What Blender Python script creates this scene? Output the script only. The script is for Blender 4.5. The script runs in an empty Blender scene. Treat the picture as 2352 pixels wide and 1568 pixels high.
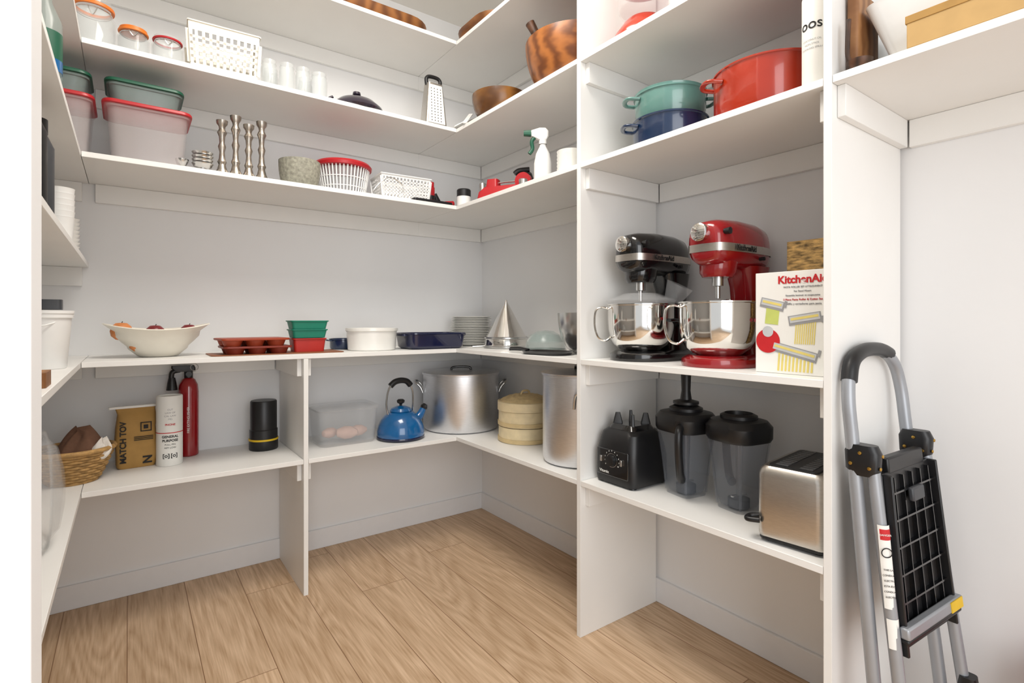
import bpy, bmesh, math, random
from mathutils import Vector, Matrix
random.seed(4)
R=math.radians
SC=bpy.context.scene
COL=SC.collection
try:
    SC.view_settings.view_transform='Standard'
    SC.view_settings.look='None'
except Exception: pass

# ------------------------------------------------------------------ materials
def lin(c):
    o=[]
    for x in c:
        x=x/255.0
        o.append(x/12.92 if x<=0.04045 else ((x+0.055)/1.055)**2.4)
    return (o[0],o[1],o[2],1)
def M(name,rgb,rough=.5,metal=0,alpha=1,coat=0,var=.05,scale=25,bump=0,aniso=None,spec=.5):
    m=bpy.data.materials.new(name); m.use_nodes=True
    nt=m.node_tree; b=nt.nodes['Principled BSDF']
    b.inputs['Roughness'].default_value=rough; b.inputs['Metallic'].default_value=metal
    b.inputs['Alpha'].default_value=alpha; b.inputs['Coat Weight'].default_value=coat
    b.inputs['Specular IOR Level'].default_value=spec
    tc=nt.nodes.new('ShaderNodeTexCoord'); mp=nt.nodes.new('ShaderNodeMapping')
    n=nt.nodes.new('ShaderNodeTexNoise'); n.inputs['Scale'].default_value=scale; n.inputs['Detail'].default_value=3
    if aniso: mp.inputs['Scale'].default_value=aniso
    nt.links.new(tc.outputs['Object'],mp.inputs[0]); nt.links.new(mp.outputs[0],n.inputs['Vector'])
    r=nt.nodes.new('ShaderNodeValToRGB'); L=lin(rgb)
    r.color_ramp.elements[0].position=.3; r.color_ramp.elements[1].position=.7
    r.color_ramp.elements[0].color=tuple(x*(1-var) for x in L[:3])+(1,)
    r.color_ramp.elements[1].color=tuple(min(1,x*(1+var)) for x in L[:3])+(1,)
    nt.links.new(n.outputs['Fac'],r.inputs[0]); nt.links.new(r.outputs[0],b.inputs['Base Color'])
    if bump:
        bm=nt.nodes.new('ShaderNodeBump'); bm.inputs['Strength'].default_value=bump; bm.inputs['Distance'].default_value=.002
        nt.links.new(n.outputs['Fac'],bm.inputs['Height']); nt.links.new(bm.outputs[0],b.inputs['Normal'])
    return m
def woodmat(name,c1,c2,rough=.4,scale=12,dist=4,axis='X',stretch=(1,1,1)):
    m=bpy.data.materials.new(name); m.use_nodes=True
    nt=m.node_tree; b=nt.nodes['Principled BSDF']; b.inputs['Roughness'].default_value=rough
    tc=nt.nodes.new('ShaderNodeTexCoord'); mp=nt.nodes.new('ShaderNodeMapping'); mp.inputs['Scale'].default_value=stretch
    w=nt.nodes.new('ShaderNodeTexWave'); w.bands_direction=axis; w.inputs['Scale'].default_value=scale
    w.inputs['Distortion'].default_value=dist; w.inputs['Detail'].default_value=3; w.inputs['Detail Scale'].default_value=1.5
    r=nt.nodes.new('ShaderNodeValToRGB'); r.color_ramp.elements[0].color=lin(c1); r.color_ramp.elements[1].color=lin(c2)
    nt.links.new(tc.outputs['Object'],mp.inputs[0]); nt.links.new(mp.outputs[0],w.inputs['Vector'])
    nt.links.new(w.outputs['Fac'],r.inputs[0]); nt.links.new(r.outputs[0],b.inputs['Base Color'])
    return m

WALL=M('wall_paint',(234,234,234),.75,var=.01,scale=4)
WALLC=M('ceiling_paint',(244,241,234),.8,var=.01,scale=4)
SHELF=M('white_melamine',(238,237,234),.42,var=.012,scale=6,spec=.35)
TRIM=M('trim_paint',(234,234,235),.5,var=.01)
JAMB=M('door_casing_paint',(250,251,252),.5,var=.005)
WHT=M('white_ceramic',(240,239,234),.22,coat=.3,var=.01)
WPL=M('white_plastic',(240,240,238),.4,var=.015)
CREAM=M('cream_stoneware',(236,231,218),.35,var=.02)
BLK=M('black_plastic',(22,22,24),.38,var=.1)
BLKG=M('black_gloss',(14,14,16),.16,coat=.5,var=.05)
DGR=M('dark_grey_plastic',(60,62,66),.45)
STEEL=M('stainless_steel',(206,206,205),.22,1,var=.03)
MIRROR=M('polished_steel',(226,224,220),.09,1,var=.01)
BRUSH=M('brushed_steel',(200,195,188),.33,1,var=.07,scale=60,aniso=(1,1,14))
ALU=M('brushed_aluminium',(222,223,226),.36,1,var=.05,scale=40,aniso=(1,1,12))
PEWT=M('tarnished_silver',(186,178,168),.28,1,var=.25,scale=60)
GREYM=M('grey_painted_tube',(160,163,168),.35,.35,var=.03)
RED=M('red_enamel',(146,14,22),.2,coat=.6,var=.03)
REDO=M('orange_red_enamel',(168,46,20),.18,coat=.6,var=.08,scale=10)
REDP=M('red_plastic',(176,28,36),.35,var=.03)
ORNG=M('orange_plastic',(220,118,36),.4)
GRN=M('green_plastic',(20,84,62),.4)
TEALS=M('green_silicone',(22,128,104),.5)
TEAL=M('teal_enamel',(98,140,132),.2,coat=.6,var=.1,scale=10)
NAVY=M('navy_enamel',(18,24,60),.18,coat=.6,var=.06)
BLUE=M('blue_enamel',(20,42,74),.2,coat=.6,var=.12,scale=10)
KBLUE=M('bright_blue_enamel',(12,92,150),.18,coat=.7,var=.2,scale=8)
RUST=M('rust_silicone',(164,66,36),.45)
RUSTD=M('dark_rust_silicone',(128,44,26),.45)
RSIL=M('red_silicone',(184,44,36),.45)
MATC=M('copper_mat',(150,92,58),.5,.3)
PLUMD=M('dark_plum_enamel',(40,32,48),.2,coat=.5)
STONE=M('granite',(150,148,134),.7,var=.3,scale=90,bump=.4)
CLR=M('clear_plastic',(228,230,232),.15,alpha=.17,var=.01)
CLRP=M('clear_hazy_plastic',(226,218,217),.15,alpha=.22,var=.01)
CLRG=M('clear_greenish_plastic',(168,186,182),.15,alpha=.32,var=.01)
GLASS=M('clear_glass',(218,224,224),.06,alpha=.2,var=.01,spec=1)
SMOKE=M('smoky_clear_plastic',(128,134,144),.1,alpha=.2,var=.02,spec=.8)
CARD=M('tan_cardboard',(196,160,104),.75,var=.05)
KRAFT=M('kraft_paper',(176,136,74),.75,var=.08,bump=.3)
YEL=M('yellow_plastic',(226,186,30),.5)
YELP=M('pale_yellow_print',(226,208,120),.6)
INK=M('black_ink',(24,22,22),.7)
INKR=M('red_ink',(196,30,36),.6)
GREYI=M('grey_print',(150,150,152),.6)
LGREY=M('light_grey_print',(196,198,200),.5)
PAPER=M('white_card',(238,237,232),.55,var=.01)
BROWNC=M('brown_cloth',(112,80,62),.95,bump=.6,scale=80)
WCLOTH=M('white_cloth',(228,222,214),.95,bump=.5,scale=80)
WICK=M('wicker',(176,138,84),.7,var=.3,scale=60,bump=.5)
BAMB=M('bamboo',(228,210,170),.5,var=.08,scale=30)
BAMD=M('bamboo_band',(212,188,140),.5,var=.1)
PEACH=M('peach_skin',(222,140,80),.5,var=.3,scale=12)
PLUM=M('plum_skin',(130,40,44),.35,var=.3,scale=12)
PINK=M('pale_tuber_skin',(222,178,160),.6,var=.1)
GOLD=M('brass',(200,160,80),.3,1)
ACAC=woodmat('acacia_wood',(104,58,28),(162,100,50),.3,4.5,7,'Y',(1,1,2))
ACAD=woodmat('dark_acacia_wood',(84,52,26),(138,94,48),.25,3,5,'X',(1,1,2))
TRAYW=woodmat('brown_lacquered_wood',(104,62,30),(150,98,52),.35,5,5,'X')
WALN=woodmat('walnut_wood',(128,84,48),(166,118,74),.5,10,4,'X')
SPOONW=woodmat('dark_spoon_wood',(52,32,20),(92,58,36),.5,14,4,'X')
PASTA=M('pasta_photo_print',(172,138,84),.5,var=.75,scale=45,aniso=(1,1,3.5))

def floor_mat():
    m=bpy.data.materials.new('oak_planks'); m.use_nodes=True
    nt=m.node_tree; N=nt.nodes.new; K=nt.links.new; b=nt.nodes['Principled BSDF']; b.inputs['Roughness'].default_value=.5
    tc=N('ShaderNodeTexCoord'); sx=N('ShaderNodeSeparateXYZ'); K(tc.outputs['Object'],sx.inputs[0])
    def mth(op,a,bv=None,c=None):
        n=N('ShaderNodeMath'); n.operation=op
        for i,x in enumerate((a,bv,c)):
            if x is None: continue
            if isinstance(x,(int,float)): n.inputs[i].default_value=x
            else: K(x,n.inputs[i])
        return n.outputs[0]
    W=.193
    px=mth('DIVIDE',mth('ADD',sx.outputs[0],.004),W)
    pid=mth('FLOOR',px); pf=mth('FRACT',px)
    wn=N('ShaderNodeTexWhiteNoise'); wn.noise_dimensions='1D'; K(pid,wn.inputs['W'])
    yo=mth('ADD',mth('DIVIDE',sx.outputs[1],2.1),wn.outputs['Value'])
    yid=mth('FLOOR',yo); yf=mth('FRACT',yo)
    wn2=N('ShaderNodeTexWhiteNoise'); wn2.noise_dimensions='2D'
    cb=N('ShaderNodeCombineXYZ'); K(pid,cb.inputs[0]); K(yid,cb.inputs[1]); K(cb.outputs[0],wn2.inputs['Vector'])
    sh=mth('MULTIPLY',wn2.outputs['Value'],7.0)
    cg=N('ShaderNodeCombineXYZ'); K(sx.outputs[0],cg.inputs[0]); K(mth('MULTIPLY',sx.outputs[1],.13),cg.inputs[1]); K(sh,cg.inputs[2])
    n1=N('ShaderNodeTexNoise'); n1.inputs['Scale'].default_value=6; n1.inputs['Detail'].default_value=1.5; n1.inputs['Roughness'].default_value=.4
    K(cg.outputs[0],n1.inputs['Vector'])
    rings=mth('FRACT',mth('MULTIPLY',n1.outputs['Fac'],15.0))
    rings=mth('ABSOLUTE',mth('SUBTRACT',rings,.5))
    cf=N('ShaderNodeCombineXYZ'); K(sx.outputs[0],cf.inputs[0]); K(mth('MULTIPLY',sx.outputs[1],.045),cf.inputs[1]); K(sh,cf.inputs[2])
    n2=N('ShaderNodeTexNoise'); n2.inputs['Scale'].default_value=150; n2.inputs['Detail'].default_value=3
    K(cf.outputs[0],n2.inputs['Vector'])
    n3=N('ShaderNodeTexNoise'); n3.inputs['Scale'].default_value=3; n3.inputs['Detail'].default_value=2; K(cg.outputs[0],n3.inputs['Vector'])
    g=mth('ADD',mth('ADD',mth('MULTIPLY',rings,.34),mth('MULTIPLY',n2.outputs['Fac'],.62)),mth('MULTIPLY',n3.outputs['Fac'],.35))
    r=N('ShaderNodeValToRGB'); e=r.color_ramp.elements
    e[0].position=.38; e[0].color=lin((178,146,112)); e[1].position=.76; e[1].color=lin((220,191,160))
    K(g,r.inputs[0])
    hv=N('ShaderNodeHueSaturation'); K(r.outputs[0],hv.inputs['Color'])
    K(mth('ADD',mth('MULTIPLY',wn2.outputs['Value'],.18),.89),hv.inputs['Value'])
    seam=mth('MAXIMUM',mth('LESS_THAN',pf,.013),mth('LESS_THAN',yf,.0012))
    mx=N('ShaderNodeMix'); mx.data_type='RGBA'; K(seam,mx.inputs['Factor']); K(hv.outputs[0],mx.inputs['A']); mx.inputs['B'].default_value=lin((134,100,70))
    K(mx.outputs['Result'],b.inputs['Base Color'])
    bp=N('ShaderNodeBump'); bp.inputs['Strength'].default_value=.1; bp.inputs['Distance'].default_value=.001; K(g,bp.inputs['Height']); K(bp.outputs[0],b.inputs['Normal'])
    return m
FLOORM=floor_mat()

# ------------------------------------------------------------------ builders
def mk(name,bm,mat,parent=None,loc=(0,0,0),rot=(0,0,0),ang=35,bev=0,seg=2,sub=0):
    bmesh.ops.recalc_face_normals(bm,faces=bm.faces)
    me=bpy.data.meshes.new(name); bm.to_mesh(me); bm.free()
    me.materials.append(mat)
    me.shade_smooth(); me.set_sharp_from_angle(angle=R(ang))
    o=bpy.data.objects.new(name,me); o.location=loc; o.rotation_euler=rot
    COL.objects.link(o)
    if parent: o.parent=parent
    if bev:
        md=o.modifiers.new('bev','BEVEL'); md.width=bev; md.segments=seg; md.limit_method='ANGLE'; md.angle_limit=R(40)
    return o
def addbox(bm,x0,x1,y0,y1,z0,z1,M4=None):
    vs=[bm.verts.new((x,y,z)) for x in (x0,x1) for y in (y0,y1) for z in (z0,z1)]
    if M4 is not None:
        for v in vs: v.co=M4@v.co
    for f in ((0,1,3,2),(4,6,7,5),(0,4,5,1),(2,3,7,6),(0,2,6,4),(1,5,7,3)): bm.faces.new([vs[i] for i in f])
def box(name,mat,x0,x1,y0,y1,z0,z1,parent=None,bev=.0015,rot=(0,0,0)):
    c=((x0+x1)/2,(y0+y1)/2,(z0+z1)/2); bm=bmesh.new()
    addbox(bm,x0-c[0],x1-c[0],y0-c[1],y1-c[1],z0-c[2],z1-c[2])
    return mk(name,bm,mat,parent,c,rot,bev=bev)
def boxes(name,mat,L,parent=None,loc=(0,0,0),rot=(0,0,0),bev=0):
    bm=bmesh.new()
    for b in L: addbox(bm,*b)
    return mk(name,bm,mat,parent,loc,rot,bev=bev)
def lathe(name,mat,prof,parent=None,loc=(0,0,0),rot=(0,0,0),n=48,sy=1,fn=None,ang=35):
    bm=bmesh.new(); rings=[]
    for r,z in prof:
        if r<=1e-6: rings.append([bm.verts.new((0,0,z))])
        else:
            ring=[]
            for i in range(n):
                a=2*math.pi*i/n; rr=r
                p=Vector((rr*math.cos(a),rr*math.sin(a)*sy,z))
                if fn: p=fn(p,a,r,z)
                ring.append(bm.verts.new(p))
            rings.append(ring)
    for a,b in zip(rings,rings[1:]):
        if len(a)==1 and len(b)==1: continue
        for i in range(n):
            j=(i+1)%n
            if len(a)==1: bm.faces.new((a[0],b[i],b[j]))
            elif len(b)==1: bm.faces.new((a[i],a[j],b[0]))
            else: bm.faces.new((a[i],a[j],b[j],b[i]))
    return mk(name,bm,mat,parent,loc,rot,ang=ang)
def rr(w,d,r,k=6):
    r=min(r,w/2-1e-5,d/2-1e-5); pts=[]
    for cx,cy,a0 in ((w/2-r,d/2-r,0),(-w/2+r,d/2-r,90),(-w/2+r,-d/2+r,180),(w/2-r,-d/2+r,270)):
        for i in range(k+1):
            a=R(a0+90*i/k); pts.append((cx+r*math.cos(a),cy+r*math.sin(a)))
    return pts
def loft(name,mat,secs,parent=None,loc=(0,0,0),rot=(0,0,0),cap0=True,cap1=True,k=6,ang=35,bev=0):
    bm=bmesh.new(); rings=[]
    for s in secs:
        w,d,r,z=s[:4]; ox,oy=(s[4],s[5]) if len(s)>4 else (0,0)
        rings.append([bm.verts.new((x+ox,y+oy,z)) for x,y in rr(w,d,r,k)])
    n=len(rings[0])
    for a,b in zip(rings,rings[1:]):
        for i in range(n):
            j=(i+1)%n; bm.faces.new((a[i],a[j],b[j],b[i]))
    if cap0: bm.faces.new(rings[0])
    if cap1: bm.faces.new(rings[-1])
    return mk(name,bm,mat,parent,loc,rot,ang=ang,bev=bev)
def cat(pts,sub=6,closed=False):
    P=[Vector(p) for p in pts]; n=len(P); out=[]
    rng=n if closed else n-1
    for i in range(rng):
        if closed: p0,p1,p2,p3=P[(i-1)%n],P[i],P[(i+1)%n],P[(i+2)%n]
        else: p0,p1,p2,p3=P[max(i-1,0)],P[i],P[i+1],P[min(i+2,n-1)]
        for j in range(sub):
            t=j/sub
            out.append(.5*((2*p1)+(-p0+p2)*t+(2*p0-5*p1+4*p2-p3)*t*t+(-p0+3*p1-3*p2+p3)*t**3))
    if not closed: out.append(P[-1])
    return out
def addtube(bm,pts,r,n=10,closed=False,flat=1.0):
    rad=r if isinstance(r,(list,tuple)) else None
    m=len(pts); rings=[]
    t0=(pts[1]-pts[0]).normalized()
    up=Vector((0,0,1)) if abs(t0.z)<.9 else Vector((1,0,0))
    nrm=t0.cross(up).normalized()
    for i in range(m):
        if closed: t=(pts[(i+1)%m]-pts[(i-1)%m]).normalized()
        else: t=(pts[min(i+1,m-1)]-pts[max(i-1,0)]).normalized()
        nrm=(nrm-t*nrm.dot(t)).normalized(); bn=t.cross(nrm)
        q=r if rad is None else rad[0]+(rad[-1]-rad[0])*i/(m-1)
        rings.append([bm.verts.new(pts[i]+(nrm*math.cos(2*math.pi*j/n)*q+bn*math.sin(2*math.pi*j/n)*q*flat)) for j in range(n)])
    R2=rings+([rings[0]] if closed else [])
    for a,b in zip(R2,R2[1:]):
        for j in range(n):
            k=(j+1)%n; bm.faces.new((a[j],a[k],b[k],b[j]))
    if not closed: bm.faces.new(rings[0]); bm.faces.new(rings[-1])
def tube(name,mat,pts,r,parent=None,loc=(0,0,0),rot=(0,0,0),sm=True,closed=False,n=10,flat=1.0,sub=6):
    P=cat(pts,sub,closed) if sm else [Vector(p) for p in pts]
    bm=bmesh.new(); addtube(bm,P,r,n,closed,flat)
    return mk(name,bm,mat,parent,loc,rot,ang=50)
def props(o,label,category,group=None):
    o['label']=label; o['category']=category
    if group: o['group']=group
    return o
def thing(name,label,category,loc,rz=0,group=None):
    e=bpy.data.objects.new(name,None); e.empty_display_size=.05; e.location=loc; e.rotation_euler=(0,0,rz); COL.objects.link(e)
    return props(e,label,category,group)
def dup(root,loc,rz=None,label=None,scale=None):
    c=root.copy(); c.location=loc
    if rz is not None: c.rotation_euler=(root.rotation_euler[0],root.rotation_euler[1],rz)
    if label: c['label']=label
    if scale: c.scale=scale
    COL.objects.link(c)
    for ch in root.children:
        k=ch.copy(); k.parent=c; COL.objects.link(k)
    return c
def text(parent,body,size,mat,loc,rot,name='lettering',align='CENTER',ext=.0004,sx=1,bold=0):
    cu=bpy.data.curves.new(name,'FONT'); cu.body=body; cu.size=size; cu.align_x=align; cu.align_y='CENTER'; cu.extrude=ext; cu.offset=bold
    t=bpy.data.objects.new('tmp',cu); COL.objects.link(t)
    dg=bpy.context.evaluated_depsgraph_get(); dg.update()
    me=bpy.data.meshes.new_from_object(t.evaluated_get(dg)); COL.objects.unlink(t); bpy.data.objects.remove(t)
    me.materials.clear(); me.materials.append(mat)
    o=bpy.data.objects.new(name,me); o.location=loc; o.rotation_euler=rot; o.scale=(sx,1,1); o.parent=parent; COL.objects.link(o)
    return o
FX=(R(90),0,R(-90))   # lettering facing -X
FY=(R(90),0,0)        # lettering facing -Y
def struct(o): o['kind']='structure'; return o

# ------------------------------------------------------------------ room
XA0=-.55; XB=1.686; YA=2.621; XC=-.123; YF=2.194; XF=1.268
Z1,Z2,ZM,Z3,Z4,Z5=.544,.965,1.322,1.647,2.015,2.434; TH=.018; EP=.0006
fl=struct(box('floor',FLOORM,-2.6,1.75,-2.2,2.7,-.05,0,bev=0))
for v in fl.data.vertices: v.co+=fl.location
fl.location=(0,0,0)
struct(box('ceiling',WALLC,-.63,1.75,-.3,2.7,2.78,2.83,bev=0))
struct(box('wall_back',WALL,-.63,1.75,YA,2.7,0,2.78,bev=0))
struct(box('wall_right',WALL,XB,1.75,-2.2,YA,0,2.78,bev=0))
struct(box('wall_left',WALL,-.63,XA0,.6,YA,0,2.78,bev=0))
struct(box('wall_front',JAMB,-1.6,-.0595,.54,.6,0,2.78,bev=.002))
BH=.092
struct(box('baseboard_back',TRIM,XA0,XB,YA-.012,YA,0,BH,bev=.002))
struct(box('baseboard_right',TRIM,XB-.012,XB,-2.2,YA-.012,0,BH,bev=.002))
struct(box('baseboard_left',TRIM,XA0,XA0+.012,.6,YA-.012,0,BH,bev=.002))

def divider(label,x0,x1,y0,y1,z1):
    return props(box('divider_panel',SHELF,x0,x1,y0,y1,0,z1,bev=.001),label,'divider panel')
divider('short white upright panel supporting the counter shelf',.567,.585,YF,YA-.013,Z2-TH-.0006)
divider('tall white upright panel beside the appliance shelves',XF,XB-.013,1.342,1.36,2.775)
divider('tall white upright panel beside the folded step ladder',XF,XB-.013,.533,.551,2.775)

def shelf(label,x0,x1,y0,y1,zt,cleats):
    e=thing('shelf',label,'shelf',((x0+x1)/2,(y0+y1)/2,zt-TH),group='white pantry shelves')
    cx,cy,cz=e.location
    box('board',SHELF,x0-cx,x1-cx,y0-cy,y1-cy,0,TH,e,bev=.0012)
    Hc=.072
    for c in cleats:
        a,b,cc,d=c
        box('cleat',SHELF,a-cx,b-cx,cc-cy,d-cy,-Hc,-.0003,e,bev=.0015)
G=.0008; T=.018
for zt,nm in ((Z1,'lower'),(Z2,'counter-height'),(Z3,'high'),(Z4,'higher'),(Z5,'topmost')):
    cl=[(XC+.02,XF-.0,YA-T-.0005,YA-.0005)]
    if zt in (Z1,Z2):
        cl=[(XC+.02,.545,YA-T-.0005,YA-.0005),(.606,XF,YA-T-.0005,YA-.0005),(.549,.567-.0004,YF+.03,YA-.02),(.5854,.6035,YF+.03,YA-.02)]
    if zt==Z1:
        shelf('white %s shelf board along the back wall'%nm,XC+G,.567-G,YF,YA-.001,zt,[cl[0],cl[2]])
        shelf('white %s shelf board along the back wall beside the upright'%nm,.585+G,XF-G,YF,YA-.001,zt,[cl[1],cl[3]])
    else:
        shelf('white %s shelf board along the back wall'%nm,XC+G,XF-G,YF,YA-.001,zt,cl)
    shelf('white %s shelf board on the side wall to the corner'%nm,XF+G,XB-.001,1.36+G,YA-.001,zt,[(XB-T-.0005,XB-.0005,1.38,YA-T-.001),(XF+.03,XB-T-.002,1.3605,1.3605+T),(XF+.0,XB-T-.002,YA-T-.0005,YA-.0005)])
    shelf('white %s shelf board on the wall beside the doorway'%nm,XA0+.001,XC-G,.602,YA-.001,zt,[(XA0+.0005,XA0+T,.61,YA-T-.001),(XA0+T+.001,XC-.02,YA-T-.0005,YA-.0005)])
shelf('white middle shelf board on the wall beside the doorway',XA0+.001,XC-G,.602,YA-.001,ZM,[(XA0+.0005,XA0+T,.61,YA-T-.001),(XA0+T+.001,XC-.02,YA-T-.0005,YA-.0005)])
for zt,nm in ((Z1,'lower'),(Z2,'counter-height'),(Z3,'high'),(Z4,'higher')):
    shelf('white %s shelf board between the two tall uprights'%nm,XF+.001,XB-.001,.551+G,1.342-G,zt,
      [(XB-T-.0005,XB-.0005,.572,1.322),(XF+.025,XB-T-.002,1.3415-T,1.3415),(XF+.025,XB-T-.002,.5515,.5515+T)])
shelf('white high shelf board above the step ladder',XF+.001,XB-.001,-.8,.533-G,Z3,[(XB-T-.0005,XB-.0005,-.8,.512),(XF+.025,XB-T-.002,.5325-T,.5325)])

# ------------------------------------------------------------------ generic objects
def bowlprof(r,h,rb,t=.004,p=1.0,n=8,foot=.0):
    o=[(0,0),(rb,0)]
    for i in range(1,n+1):
        a=i/n; o.append((rb+(r-rb)*math.sin(a*math.pi/2)**(1/p),h*(1-math.cos(a*math.pi/2))))
    inner=[(max(0,x-t) ,z+(t if z<h-.001 else 0)) for x,z in o[::-1]]
    inner[-1]=(0,t)
    return o+inner
def potprof(r,h,rb,t=.004,lip=.004):
    return [(0,0),(rb,0),(rb+(r-rb)*.7,h*.05),(r,h*.18),(r,h-.008),(r+lip,h-.006),(r+lip,h),(r-t,h),(r-t,h*.15),(rb-t,t),(0,t)]
def loopends(parent,mat,r,z,ang,w=.04,out=.035,t=.007,name='handle'):
    for s in (0,math.pi):
        a=ang+s; ca,sa=math.cos(a),math.sin(a)
        def q(rad,tt,dz): return (ca*rad-sa*tt,sa*rad+ca*tt,z+dz)
        tube(name,mat,[q(r-.004,-w,0),q(r+out*.7,-w*.9,.002),q(r+out,-w*.4,.004),q(r+out,w*.4,.004),q(r+out*.7,w*.9,.002),q(r-.004,w,0)],t,parent,flat=.7)

def clipjar(label,x,y,r,h,lidmat,open_=False):
    e=thing('clip_top_jar',label,'jar',(x,y,Z4+EP),R(-90),group='glass jars on the high shelf')
    lathe('jar_body',GLASS,[(0,0),(r*.85,0),(r,.008),(r,h*.62),(r*.8,h*.74),(r*.78,h*.8),(r*.74,h*.8),(r*.76,h*.73),(r*.93,h*.6),(r*.93,.012),(0,.008)],e)
    lathe('rubber_seal',lidmat,[(r*.8,h*.8),(r*.93,h*.8),(r*.95,h*.83),(r*.93,h*.86),(r*.8,h*.86),(r*.8,h*.8)],e)
    l=lathe('lid',GLASS if not open_ else lidmat,[(r*.84,h*.86),(r*.85,h*.95),(r*.5,h),(0,h)],e)
    tube('wire_clip',STEEL,[(r*.8,-.01,h*.74),(r*1.05,-.012,h*.7),(r*1.08,0,h*.55),(r*1.05,.012,h*.7),(r*.8,.01,h*.74)],.0016,l,n=6)
    tube('wire_ring',STEEL,[(r*.81*math.cos(a),r*.81*math.sin(a),h*.75) for a in [i*math.pi/6 for i in range(12)]],.0016,e,closed=True,n=6)
clipjar('large clear glass clip-top jar with orange seal',-.095,2.29,.062,.172,ORNG)
clipjar('squat clip-top glass jar with orange lid',.015,2.265,.047,.10,ORNG,True)
clipjar('squat glass jar with red rubber seal',.115,2.265,.049,.10,REDP)

def gridbasket(name,label,mat,loc,w,d,h,nx,nz,bar,rz,taper=.0,solidtop=.02):
    bm=bmesh.new()
    addbox(bm,-w/2,w/2,-d/2,d/2,0,.004)
    t=.0022
    def wall(L,M4,nn):
        addbox(bm,-L/2,L/2,-t/2,t/2,0,solidtop*.8,M4); addbox(bm,-L/2,L/2,-t/2,t/2,h-solidtop,h,M4)
        addbox(bm,-L/2-.002,L/2+.002,-.006,.004,h-.004,h,M4)
        z0=solidtop*.8;z1=h-solidtop; st=(z1-z0)/nz
        for i in range(1,nz): addbox(bm,-L/2,L/2,-t/2,t/2,z0+i*st-bar/2,z0+i*st+bar/2,M4)
        sx=L/nn
        for i in range(nn+1):
            b=bar if 0<i<nn else bar*2.2
            addbox(bm,-L/2+i*sx-b/2,-L/2+i*sx+b/2,-t/2,t/2,z0,z1,M4)
    wall(w,Matrix.Translation((0,-d/2,0)),nx); wall(w,Matrix.Translation((0,d/2,0)),nx)
    nd=max(3,int(nx*d/w))
    wall(d,Matrix.Translation((-w/2,0,0))@Matrix.Rotation(R(90),4,'Z'),nd); wall(d,Matrix.Translation((w/2,0,0))@Matrix.Rotation(R(90),4,'Z'),nd)
    if taper:
        for v in bm.verts:
            k=1-taper*(1-v.co.z/h); v.co.x*=k; v.co.y*=k
    o=mk(name,bm,mat,None,loc,(0,0,rz),ang=30)
    return props(o,label,'basket')
gridbasket('plastic_basket','cream plastic storage basket with square holes',CREAM,(.298,2.32,Z4+EP),.235,.17,.18,10,5,.010,R(-3),.08,.034)
for i,(a,b,cc) in enumerate([(.23,.02,.4),(.27,-.03,1.2),(.31,0,.1),(.35,.03,2),(.29,.04,.8)]):
    o=lathe('bread_bag_clip',YELP,[(0,-.02),(.014,-.018),(.018,0),(.014,.018),(0,.02)],None,(a,2.32+b,Z4+.028),(R(80),cc,0),n=10); props(o,'small pale yellow item inside the plastic basket','item','small items in the basket')
def glassjar(x,r,h):
    e=thing('drinking_glass','small clear glass mason tumbler','glass',(x,2.26,Z4+EP),group='glass tumblers on the high shelf')
    lathe('glass_body',GLASS,[(0,0),(r*.9,0),(r,.006),(r,h*.72),(r*.86,h*.82),(r*.86,h*.86),(r*.92,h*.87),(r*.86,h*.9),(r*.86,h),(r*.8,h),(r*.8,h*.82),(r*.9,h*.7),(r*.9,.01),(0,.008)],e,n=28)
    return e
g=glassjar(.452,.030,.112)
for x in (.516,.578): dup(g,(x,2.25,Z4+EP))
dup(g,(.645,2.26,Z4+EP),scale=(1.12,1.12,1.0))
dup(g,(.475,2.34,Z4+EP)); dup(g,(.61,2.34,Z4+EP))
e=thing('pot_lid','dark navy enamel cast iron lid with knob','lid',(.82,2.30,Z4+EP))
l=lathe('lid_body',PLUMD,[(0,.0),(.11,0),(.118,.01),(.112,.022),(.08,.05),(.03,.066),(0,.068)],e)
lathe('knob',PLUMD,[(.008,.066),(.008,.078),(.018,.084),(.016,.094),(0,.096)],e,n=20)
tube('handle',PLUMD,[(-.11,0,.02),(-.125,0,.035),(-.105,0,.05)],.006,e)
e=thing('box_grater','stainless steel box grater with black handle','grater',(1.188,2.28,Z4+EP),R(-2))
l=loft('grater_body',BRUSH,[(.115,.085,.012,0),(.075,.058,.01,.215)],e)
loft('base_band',STEEL,[(.118,.088,.012,0),(.116,.086,.012,.016)],e)
fc=loft('slicing_face',PAPER,[(.088,.002,.0005,.02,0,-.0422),(.062,.002,.0005,.205,0,-.0305)],e)
bl=[]
for iz in range(12):
    for ix in range(4): bl.append((-.026+ix*.016-.002,-.026+ix*.016+.002,-.0438+.00092*iz,-.0400+.00092*iz,.03+iz*.014,.034+iz*.014))
boxes('grating_holes',DGR,bl,fc)
tube('handle',BLK,[(-.034,0,.212),(-.036,0,.24),(-.02,0,.253),(.02,0,.253),(.036,0,.24),(.034,0,.212)],.009,e)
e=thing('serving_spatula','white flat spatula resting in the shelf corner','utensil',(1.33,2.20,Z4+EP),R(-30))
loft('blade',WPL,[(.07,.10,.01,0,0,0),(.07,.10,.01,.004,0,0)],e,(-.03,0,.02),(R(0),R(-28),0))
tube('handle',STEEL,[(.0,.0,.045),(.07,.02,.085),(.13,.03,.11)],.005,e)
e=thing('cutting_mat','translucent white folded mat in the shelf corner','mat',(1.31,2.16,Z4+EP),R(45))
loft('sheet',WPL,[(.16,.02,.006,0),(.16,.02,.006,.004)],e,(0,0,.045),(R(0),R(-35),0))
o=lathe('wooden_bowl',ACAD,bowlprof(.13,.125,.04,.007,1.1),None,(1.405,2.03,Z4+EP),n=56); props(o,'small dark polished wooden bowl','bowl')
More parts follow.
